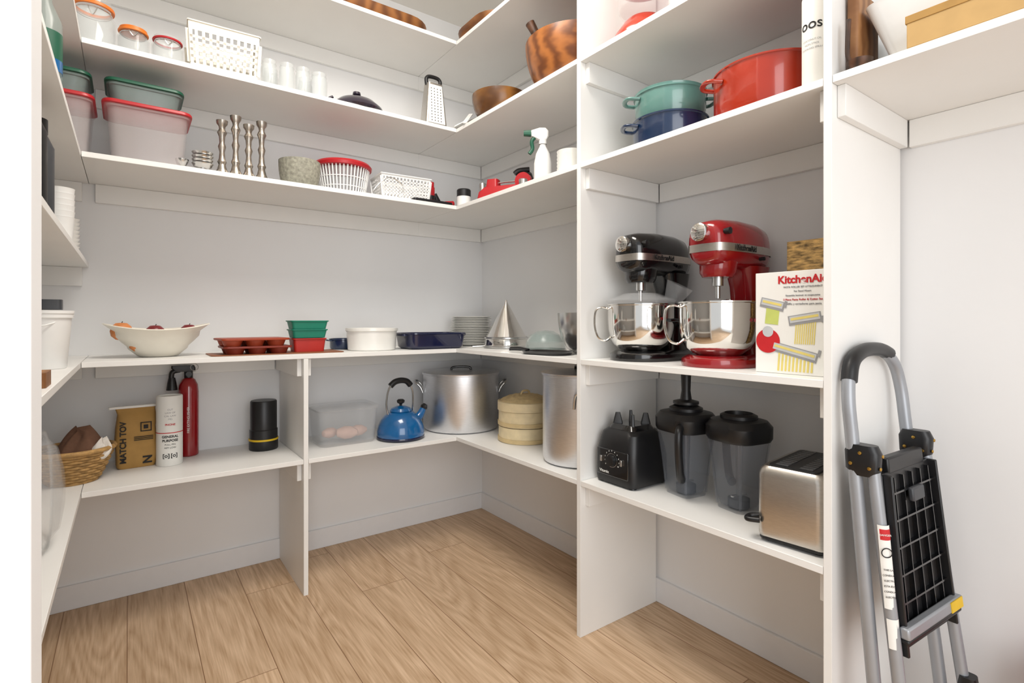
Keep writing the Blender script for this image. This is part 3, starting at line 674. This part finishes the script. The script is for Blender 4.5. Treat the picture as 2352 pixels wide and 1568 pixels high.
for i in range(9):
    o=lathe('small_cup',WHT,[(0,0),(.02,0),(.03,.02),(.028,.02),(.018,.003),(0,.003)],None,(-.165,2.38,ZM+EP+i*.0135),n=24); props(o,'small white cup in a stack','cup','stack of small white cups')
for y,m,l in ((1.58,BLK,'tall black insulated bottle'),(1.72,DGR,'tall dark grey insulated bottle')):
    e=thing('water_bottle',l,'bottle',(-.185,y,ZM+EP),group='dark bottles by the doorway')
    lathe('bottle_body',m,[(0,0),(.036,0),(.038,.005),(.038,.2),(.024,.232),(0,.232)],e,n=30); lathe('cap',BLK,[(.024,.232),(.026,.234),(.026,.268),(0,.27)],e,n=24)
e=thing('detergent_bottle','clear bottle with green and blue label','bottle',(-.176,1.80,Z3+EP))
lathe('bottle_body',CLRG,[(0,0),(.036,0),(.038,.005),(.038,.22),(.018,.27),(.016,.3),(0,.3)],e,n=30)
lathe('label_band',GRN,[(.0385,.12),(.0388,.12),(.0388,.19),(.0385,.19)],e,n=30)
lathe('label_band',KBLUE,[(.0385,.09),(.0388,.09),(.0388,.12),(.0385,.12)],e,n=30)
e=thing('wicker_basket','oval woven wicker basket','basket',(-.155,2.37,Z1+EP))
bm=bmesh.new()
for k in range(11):
    z=.006+k*.0095; r0=.068+.043*(k/10)**.8; pts=[]
    for i in range(72):
        a=2*math.pi*i/72; rr_=r0+.003*math.sin(i*math.pi/3+(k%2)*math.pi)
        pts.append(Vector((rr_*math.cos(a),rr_*math.sin(a)*.95,z)))
    addtube(bm,pts,.0052,6,True)
mk('woven_side',bm,WICK,e,ang=70)
lathe('basket_base',WICK,[(0,0),(.07,0),(.07,.006),(0,.006)],e)
tube('rim',WICK,[(.116*math.cos(a),.111*math.sin(a),.112) for a in [i*math.pi/12 for i in range(24)]],.008,e,closed=True,n=8)
def crumple(name,label,mat,loc,r,h,seed):
    rnd=random.Random(seed); ph=[rnd.uniform(0,6) for _ in range(6)]
    def f(p,a,rr_,z):
        s=z/h; k=1+.10*math.sin(2*a+ph[0]+s*2)*(.3+s)+.05*math.sin(5*a+ph[1]-s*3)+.03*math.sin(9*a+s*7)
        return Vector((p.x*k+.02*s,p.y*k,p.z+.014*math.sin(2*a+ph[2])*s+.005*math.sin(6*a+ph[3])*s))
    pf=[(0,0)]+[(r*math.sin(math.pi*(.12+.88*t))**.6*(1-.35*t),h*t) for t in [i/14 for i in range(15)]][:-1]+[(0,h)]
    o=lathe(name,mat,pf,None,loc,n=72,fn=f,ang=180); props(o,label,'cloth')
crumple('kitchen_towel','crumpled brown cloth in the wicker basket',BROWNC,(-.145,2.37,Z1+.02),.078,.165,3)
crumple('napkin','crumpled white cloth napkin in the wicker basket',WCLOTH,(-.085,2.325,Z1+.075),.034,.065,8)
e=thing('dome_lid','large clear plastic dome lid standing on edge','lid',(-.168,1.72,Z1+EP))
dm=lathe('dome',CLR,[(.135,0),(.14,.0),(.14,.004),(.125,.008),(.1,.028),(.05,.038),(0,.04),(0,.038),(.1,.025),(.122,.004)],e,(0,0,.142),(0,R(88),0))
lathe('rim',GLASS,[(.130,0),(.1415,0),(.1415,.006),(.130,.006)],e,(0,0,.142),(0,R(88),0))

# ------------------------------------------------------------------ lower shelf, back wall
e=thing('flour_bag','kraft paper flour bag with black lettering','bag',(.025,2.49,Z1+EP),R(4))
bm=bmesh.new(); rings=[]
for z,w,d in ((0,.116,.078),(.008,.124,.086),(.05,.129,.090),(.1,.127,.087),(.15,.124,.084),(.18,.120,.070),(.2,.122,.045),(.215,.126,.016),(.226,.130,.012)):
    rings.append([bm.verts.new((x+.003*math.sin(z*90+x*60),y+.0012*math.cos(z*110+x*70),z)) for x,y in rr(w,d,.016,5)])
for a,b in zip(rings,rings[1:]):
    for i in range(len(a)): j=(i+1)%len(a); bm.faces.new((a[i],a[j],b[j],b[i]))
bm.faces.new(rings[0]); bm.faces.new(rings[-1]); bg_=mk('bag_body',bm,KRAFT,e,ang=60)
loft('folded_top',PAPER,[(.15,.02,.004,.222),(.15,.02,.004,.23)],e,(-.01,0,0))
text(bg_,'MATCH TOV',.027,INK,(-.043,-.0475,.10),(R(90),R(-90),0),bold=.0008)
text(bg_,'N',.04,INK,(.033,-.0475,.028),(R(90),R(-90),0),bold=.0012)
boxes('printed_square',INK,[(.01,.045,-.0462,-.0425,.135,.138),(.01,.045,-.0462,-.0425,.167,.17),(.01,.013,-.0462,-.0425,.135,.17),(.042,.045,-.0462,-.0425,.135,.17),(.02,.034,-.0462,-.0425,.145,.159)],bg_)
boxes('printed_lines',INK,[(-.01,.05,-.0468,-.0435,.115-.006*k,.117-.006*k) for k in range(3)],bg_)
e=thing('cardboard_canister','white cylindrical canister with printed label','canister',(.130,2.44,Z1+EP))
cb_=lathe('can_body',PAPER,[(0,0),(.043,0),(.044,.002),(.044,.262),(.042,.266),(.036,.266),(.036,.262),(0,.262)],e,n=40)
AV2=math.atan2(-2.46,-.128)
for t,s,m,z,b in (('CUT',.009,GREYI,.215,0),('LAW OF',.009,GREYI,.203,0),('CAL LAW',.009,GREYI,.191,0),('MG',.009,GREYI,.179,0),('PHONE',.010,INKR,.158,.0003),('GENERAL',.013,INK,.112,.0004),('PURPOSE',.013,INK,.097,.0004),('PULL PIN',.009,INK,.082,0),('AIM LOW',.009,INK,.070,0)):
    curvetext(cb_,t,s,m,.044,z,AV2+.05,bold=b)
lathe('label_line',INKR,[(.0443,.125),(.0446,.125),(.0446,.128),(.0443,.128)],cb_,n=40)
for k in (-1,1): curvetext(cb_,'[o]',.02,INK,.044,.04,AV2+.05+k*.3,bold=.0004)
e=thing('fire_extinguisher','red fire extinguisher with black valve','fire extinguisher',(.202,2.555,Z1+EP))
cy=lathe('cylinder',RED,[(0,0),(.034,0),(.037,.004),(.037,.26),(.034,.29),(.024,.312),(.014,.32),(0,.322)],e,n=40)
vn=lathe('valve_neck',BLK,[(.014,.318),(.016,.32),(.016,.345),(0,.345)],e,n=20)
loft('squeeze_handle',BLK,[(.07,.02,.006,.345,-.01,0),(.085,.022,.006,.36,-.018,0),(.08,.02,.006,.37,-.02,0)],vn)
loft('trigger_lever',BLK,[(.09,.018,.005,.378,-.02,0),(.07,.016,.005,.386,-.015,0)],vn)
tube('pull_ring',STEEL,[(.02+.014*math.cos(a),-.012,.362+.014*math.sin(a)) for a in [i*math.pi/5 for i in range(10)]],.0015,vn,closed=True,n=6)
lathe('pressure_gauge',BLK,[(0,0),(.011,0),(.011,.008),(0,.008)],vn,(.0,-.012,.335),(R(90),0,0),n=20)
tube('hose',BLK,[(-.03,0,.352),(-.055,-.0,.345),(-.06,-.0,.32),(-.058,-.0,.30)],.010,e)
lathe('horn',BLK,[(.012,.05),(.016,.03),(.02,0),(.014,0),(.006,.03)],e,(-.058,-.0,.272),n=18)
curvetext(cy,'FIRE EXTINGUISHER',.012,PAPER,.037,.15,math.atan2(-2.555,-.197),vert=True)
e=thing('coffee_grinder','black cylindrical grinder with yellow ring','appliance',(.476,2.49,Z1+EP))
lathe('lower_body',BLK,[(0,0),(.056,0),(.058,.004),(.058,.04),(0,.04)],e); lathe('yellow_ring',YEL,[(.0585,.04),(.0595,.041),(.0595,.047),(.0585,.048),(.05,.048),(.05,.04)],e)
lathe('upper_body',BLK,[(.056,.048),(.056,.085),(.053,.088),(.053,.205),(.05,.21),(0,.21)],e)
e=thing('storage_box','clear plastic storage box with lid','container',(.80,2.42,Z1+EP))
loft('container_body',CLR,[(.24,.16,.03,0),(.25,.17,.03,.01),(.27,.19,.03,.16),(.266,.186,.03,.16),(.246,.166,.03,.012)],e)
loft('lid',CLR,[(.28,.2,.03,.155),(.282,.202,.03,.168),(.27,.19,.03,.172)],e)
for dx,s,l in ((.01,1,0),(.07,.85,1),(-.055,.8,2)):
    o=lathe('tuber',PINK,[(0,-.05*s),(.018*s,-.042*s),(.03*s,-.01*s),(.027*s,.02*s),(.012*s,.046*s),(0,.05*s)],None,(.80+dx,2.41+.02*l-.01,Z1+.044),(R(90),0,R(70+20*l)),n=24); props(o,'pale pink tuber inside the clear box','vegetable','tubers in the clear box')
e=thing('kettle','bright blue enamel whistling kettle','kettle',(1.045,2.335,Z1+EP))
lathe('kettle_body',KBLUE,[(0,0),(.1,0),(.107,.006),(.1105,.02),(.110,.04),(.104,.065),(.092,.09),(.075,.11),(.058,.122),(.048,.126),(0,.126)],e,n=64)
lathe('base_ring',NAVY,[(.1,.0),(.1115,.008),(.1118,.012),(.1105,.016)],e,n=64)
kl=lathe('lid',KBLUE,[(.049,.125),(.052,.13),(.045,.142),(.02,.152),(0,.154)],e); lathe('lid_knob',BLK,[(.006,.153),(.007,.161),(.017,.167),(.019,.177),(.012,.183),(0,.184)],kl,n=24)
sp=tube('spout',KBLUE,[(.075,0,.075),(.1,0,.1),(.118,0,.13)],[.025,.014],e,n=16)
lathe('whistle',BLK,[(0,0),(.014,0),(.018,.012),(.01,.026),(0,.028)],sp,(.115,0,.126),(0,R(35),0),n=18)
tube('handle_strap',STEEL,[(-.062,0,.112),(-.072,0,.16),(-.066,0,.215),(-.05,0,.25),(-.02,0,.268)],.008,e,flat=.5)
tube('handle_strap',STEEL,[(.058,0,.115),(.062,0,.16),(.06,0,.215),(.045,0,.25),(.02,0,.268)],.008,e,flat=.5)
tube('handle_grip',BLK,[(-.052,0,.248),(-.03,0,.266),(0,0,.272),(.03,0,.266),(.05,0,.246)],.014,e)
def stockpot(label,x,y,r,h,ha,z=Z1):
    e=thing('stockpot',label,'pot',(x,y,z+EP),group='large aluminium stockpots')
    lathe('pot_body',ALU,[(0,0),(r-.02,0),(r-.006,.006),(r,.022),(r,h-.006),(r+.005,h-.004),(r+.005,h),(r-.004,h),(r-.004,.022),(0,.006)],e,n=80)
    for s in (0,math.pi):
        a=ha+s; ca,sa=math.cos(a),math.sin(a)
        def q(rad,t,zz): return (ca*rad-sa*t,sa*rad+ca*t,zz)
        tube('handle',STEEL,[q(r,-.05,h*.66),q(r+.012,-.05,h*.76),q(r+.035,-.045,h*.84),q(r+.045,0,h*.86),q(r+.035,.045,h*.84),q(r+.012,.05,h*.76),q(r,.05,h*.66)],.006,e)
    ca,sa=math.cos(ha),math.sin(ha)
    l=lathe('lid',ALU,[(r+.006,h+.0005),(r+.007,h+.006),(r*.9,h+.01),(0,h+.014),(0,h+.01),(r*.9,h+.003)],e,n=80)
    tube('lid_handle',BLKG,[(ca*.05,sa*.05,h+.01) ,(ca*.045,sa*.045,h+.026),(0,0,h+.03),(-ca*.045,-sa*.045,h+.026),(-ca*.05,-sa*.05,h+.01)],.006,l)
stockpot('large brushed aluminium stockpot with lid',1.405,2.385,.195,.285,R(-30))
stockpot('tall aluminium stockpot beside the bamboo steamer',1.45,1.545,.142,.345,R(60))
e=thing('bamboo_steamer','two-tier round bamboo steamer with woven lid','steamer',(1.505,1.965,Z1+EP))
for k in range(2):
    t_=lathe('steamer_tier',BAMB,[(.118,.072*k),(.125,.072*k),(.125,.072*k+.069),(.118,.072*k+.069),(.118,.072*k)],e,n=56)
    lathe('tier_band',BAMD,[(.126,.072*k+.004),(.129,.072*k+.004),(.129,.072*k+.02),(.126,.072*k+.02)],t_,n=56)
lathe('steamer_floor',BAMD,[(0,.004),(.118,.004),(.118,.008),(0,.008)],e)
lr=lathe('lid',BAMB,[(.122,.143),(.13,.143),(.13,.182),(.122,.184)],e,n=56)
def weave(p,a,r,z): return Vector((p.x,p.y,p.z+.0022*math.sin(p.x*170)*math.sin(p.y*170)))
lathe('woven_lid_top',BAMD,[(.124,.18),(.11,.19),(.095,.197),(.08,.203),(.065,.207),(.05,.21),(.035,.212),(.02,.213),(0,.213)],lr,n=96,fn=weave,ang=5)
tube('lid_loop',BAMD,[(-.025,0,.211),(-.015,0,.226),(.015,0,.226),(.025,0,.211)],.005,lr)

# ------------------------------------------------------------------ right alcove shelf items
e=thing('serving_tray','white flared rectangular melamine tray','tray',(1.455,.225,Z3+EP))
loft('tray_body',WPL,[(.2,.42,.02,0),(.21,.44,.02,.008),(.235,.545,.03,.15),(.24,.55,.03,.156),(.23,.54,.03,.156),(.2,.41,.02,.012)],e)
e=thing('cardboard_box','flat tan cardboard box lying before the white tray','box',(1.272,.395,Z3+EP))
box('carton',CARD,0,.055,-.5,0,0,.062,e,bev=.002); box('carton_lid',KRAFT,-.0015,.0565,-.502,.002,.05,.066,e,bev=.001)
o=loft('wooden_board',WALN,[(.12,.024,.008,0),(.12,.024,.008,.2)],None,(1.39,.5165,Z3+EP)); props(o,'thick walnut cutting board standing on edge','cutting board')
e=thing('wooden_spoon','dark carved wooden ladle lying on the shelf','spoon',(1.30,.490,Z3+EP),R(-75))
lathe('spoon_bowl',SPOONW,[(0,0),(.014,.002),(.024,.012),(.026,.022),(.022,.022),(0,.008)],e,n=24)
tube('spoon_handle',SPOONW,[(-.015,0,.02),(-.022,0,.04),(-.022,0,.08),(-.02,0,.12)],.005,e)

# ------------------------------------------------------------------ step ladder
e=thing('step_ladder','folded grey metal step ladder with black platform','step ladder',(1.46,.40,0))
ox,oy=1.46,.40
def LY(x,z,off=0): return .430-.13*(x-1.3)+z*(.083+.115*(x-1.3))+off
def LP(x,z,off=0): return (x-ox,LY(x,z,off)-oy,z)
xl,xr=1.288,1.575; r=.0135
ff=tube('front_frame',GREYM,[LP(xl,.012),LP(xl,.3),LP(xl,.6),LP(xl,.83),LP(xl,.93),LP(xl+.025,.995),LP(xl+.1,1.03),LP(xr-.1,1.03),LP(xr-.025,.995),LP(xr,.93),LP(xr,.83),LP(xr,.6),LP(xr,.3),LP(xr,.012)],r,e,n=14)
tube('handle_grip',BLK,[LP(xl+.01,.965),LP(xl+.035,1.008),LP(xl+.1,1.03),LP(xr-.1,1.03),LP(xr-.05,1.018)],.0165,ff,n=14)
for x in (xl+.004,xr-.004):
    rl=tube('rear_leg',GREYM,[LP(x,.80,-.034),LP(x,.5,-.042),LP(x,.25,-.048),LP(x,.03,-.054)],.0125,e,n=14)
    loft('foot',BLK,[(.034,.036,.01,0),(.03,.032,.01,.03)],rl,LP(x,.0,-.054))
    loft('foot',BLK,[(.034,.036,.01,0),(.03,.032,.01,.03)],ff,LP(x,0,0))
    if x>1.5: loft('rail_joint',BLK,[(.034,.034,.01,0),(.038,.044,.012,.03),(.034,.03,.01,.08)],rl,LP(x,.20,-.05))
    a,b,cc=LP(x,.765,-.014)
    o=loft('hinge_bracket',BLK,[(.03,.036,.010,0),(.036,.066,.016,.012),(.036,.070,.016,.05),(.032,.056,.016,.066)],e,(a,b,cc))
    for dy,dz in ((-.018,.02),(.018,.025),(0,.05)):
        lathe('rivet',GOLD,[(0,0),(.004,0),(.0035,.002),(0,.003)],o,(-.0182,dy,dz),(0,R(-90),0),n=12)
    for dx,dz in ((-.006,.02),(.006,.045)):
        lathe('rivet',GOLD,[(0,0),(.004,0),(.0035,.002),(0,.003)],o,(dx,-.0345,dz),(R(90),0,0),n=12)
def slab(name,mat,x0,x1,z0,z1,off,th,par=None,bev=.004):
    bm=bmesh.new(); vs=[]
    for x in (x0,x1):
        for z in (z0,z1):
            for d in (0,th): vs.append(bm.verts.new(LP(x,z,off+d)))
    for f in ((0,1,3,2),(4,6,7,5),(0,4,5,1),(2,3,7,6),(0,2,6,4),(1,5,7,3)): bm.faces.new([vs[i] for i in f])
    return mk(name,bm,mat,par or e,bev=bev)
pf=slab('platform',BLK,xl+.018,xr-.022,.40,.77,-.046,.02)
slab('platform_top',BLK,xl+.05,xr-.05,.765,.80,-.046,.02,pf)
for k in range(6): slab('platform_rib',BLKG,xl+.022,xr-.026,.44+k*.057,.444+k*.057,-.054,.010,pf,0)
for k in range(5): slab('platform_rib',BLKG,xl+.05+k*.045,xl+.053+k*.045,.42,.76,-.054,.010,pf,0)
for x0 in (xl+.018,xr-.030): slab('platform_rib',BLK,x0,x0+.008,.40,.77,-.062,.018,pf,.002)
slab('platform_handle',DGR,1.40,1.46,.70,.73,-.064,.012,pf)
sb=slab('step_bar',GREYM,xl+.008,xr-.008,.44,.464,-.071,.018)
slab('step_underside',BLK,xl+.012,xr-.012,.428,.4395,-.068,.018,sb)
wl=slab('warning_label',YEL,1.50,1.56,.441,.463,-.0725,.002,sb,0)
slab('cross_brace',GREYM,xl,xr,.16,.185,-.01,.012)
def sticker(x,z0,z1,mat,off):
    bm=bmesh.new(); n=8; rings=[]
    for z in (z0,z1):
        c=Vector(LP(x,z,off)); rings.append([bm.verts.new(c+Vector((.0142*math.cos(R(170)+R(110)*i/n),.0142*math.sin(R(170)+R(110)*i/n),0))) for i in range(n+1)])
    for i in range(n): bm.faces.new((rings[0][i],rings[0][i+1],rings[1][i+1],rings[1][i]))
    return mk('sticker',bm,mat,ff,ang=80)
sticker(xl+.004,.50,.67,PAPER,-.0395); sticker(xl+.004,.64,.662,INKR,-.0400); sticker(xl+.004,.42,.48,PAPER,-.041)
sticker(xr,.62,.76,PAPER,0); sticker(xr,.72,.74,INKR,-.0005)
LF=(R(90),0,R(-50))
for i,t in enumerate(('THIS LA','CONDUC','ELECTRI','ESTA ESC','CONDUC','ELECTRI')):
    p=Vector(LP(xl+.004,.58-i*.011,-.0402))+Vector((-.0115,-.0095,0)); text(ff,t,.0052,INK,p,LF,ext=.0002)
p=Vector(LP(xl+.004,.651,-.0402))+Vector((-.012,-.010,0)); text(ff,'DANGER',.0055,PAPER,p,LF,ext=.0003)
p=Vector(LP(xl+.004,.615,-.0402))+Vector((-.0115,-.0095,0)); lathe('warning_symbol',INK,[(.0085,0),(.0105,0),(.0105,.0006),(.0085,.0006)],ff,p,(R(90),0,R(-50)),n=24)
e=thing('dustpan','red plastic dustpan standing by the wall','dustpan',(1.61,.175,0.0005),R(90))
loft('pan_body',REDP,[(.16,.04,.01,0),(.2,.06,.012,.33),(.06,.03,.01,.39)],e); tube('handle',REDP,[(0,0,.38),(0,0,.45),(0,0,.5)],.012,e)

# ------------------------------------------------------------------ lights
def area(name,loc,rot,sx,sy,power,col):
    l=bpy.data.lights.new(name,'AREA'); l.shape='RECTANGLE'; l.size=sx; l.size_y=sy; l.energy=power; l.color=col
    o=bpy.data.objects.new(name,l); o.location=loc; o.rotation_euler=rot; COL.objects.link(o); return o
area('ceiling_light',(.55,1.15,2.76),(0,0,0),.7,.9,25,(1,.955,.89))
l=bpy.data.lights.new('ceiling_fill','POINT'); l.energy=11; l.color=(1,.93,.84); l.shadow_soft_size=.12  # added fill point, no separate bulb: brightens the ceiling and upper walls
o=bpy.data.objects.new('ceiling_fill',l); o.location=(.6,1.35,2.6); COL.objects.link(o)
area('doorway_daylight',(-.1,-1.6,1.5),(R(86),0,R(-22)),1.8,2.2,42,(.985,.99,1))
w=bpy.data.worlds.new('world'); SC.world=w; w.use_nodes=True
bg=w.node_tree.nodes['Background']; bg.inputs[0].default_value=(.97,.985,1,1); bg.inputs[1].default_value=.8

# ------------------------------------------------------------------ camera
cam=bpy.data.cameras.new('camera'); co=bpy.data.objects.new('camera',cam); COL.objects.link(co)
cam.sensor_width=36; cam.lens=1213.3/2352*36; cam.shift_y=-(784-735.8)/2352
cam.clip_start=.02
co.location=(0,0,1.1); co.rotation_euler=(R(90),0,R(-36.005))
SC.camera=co
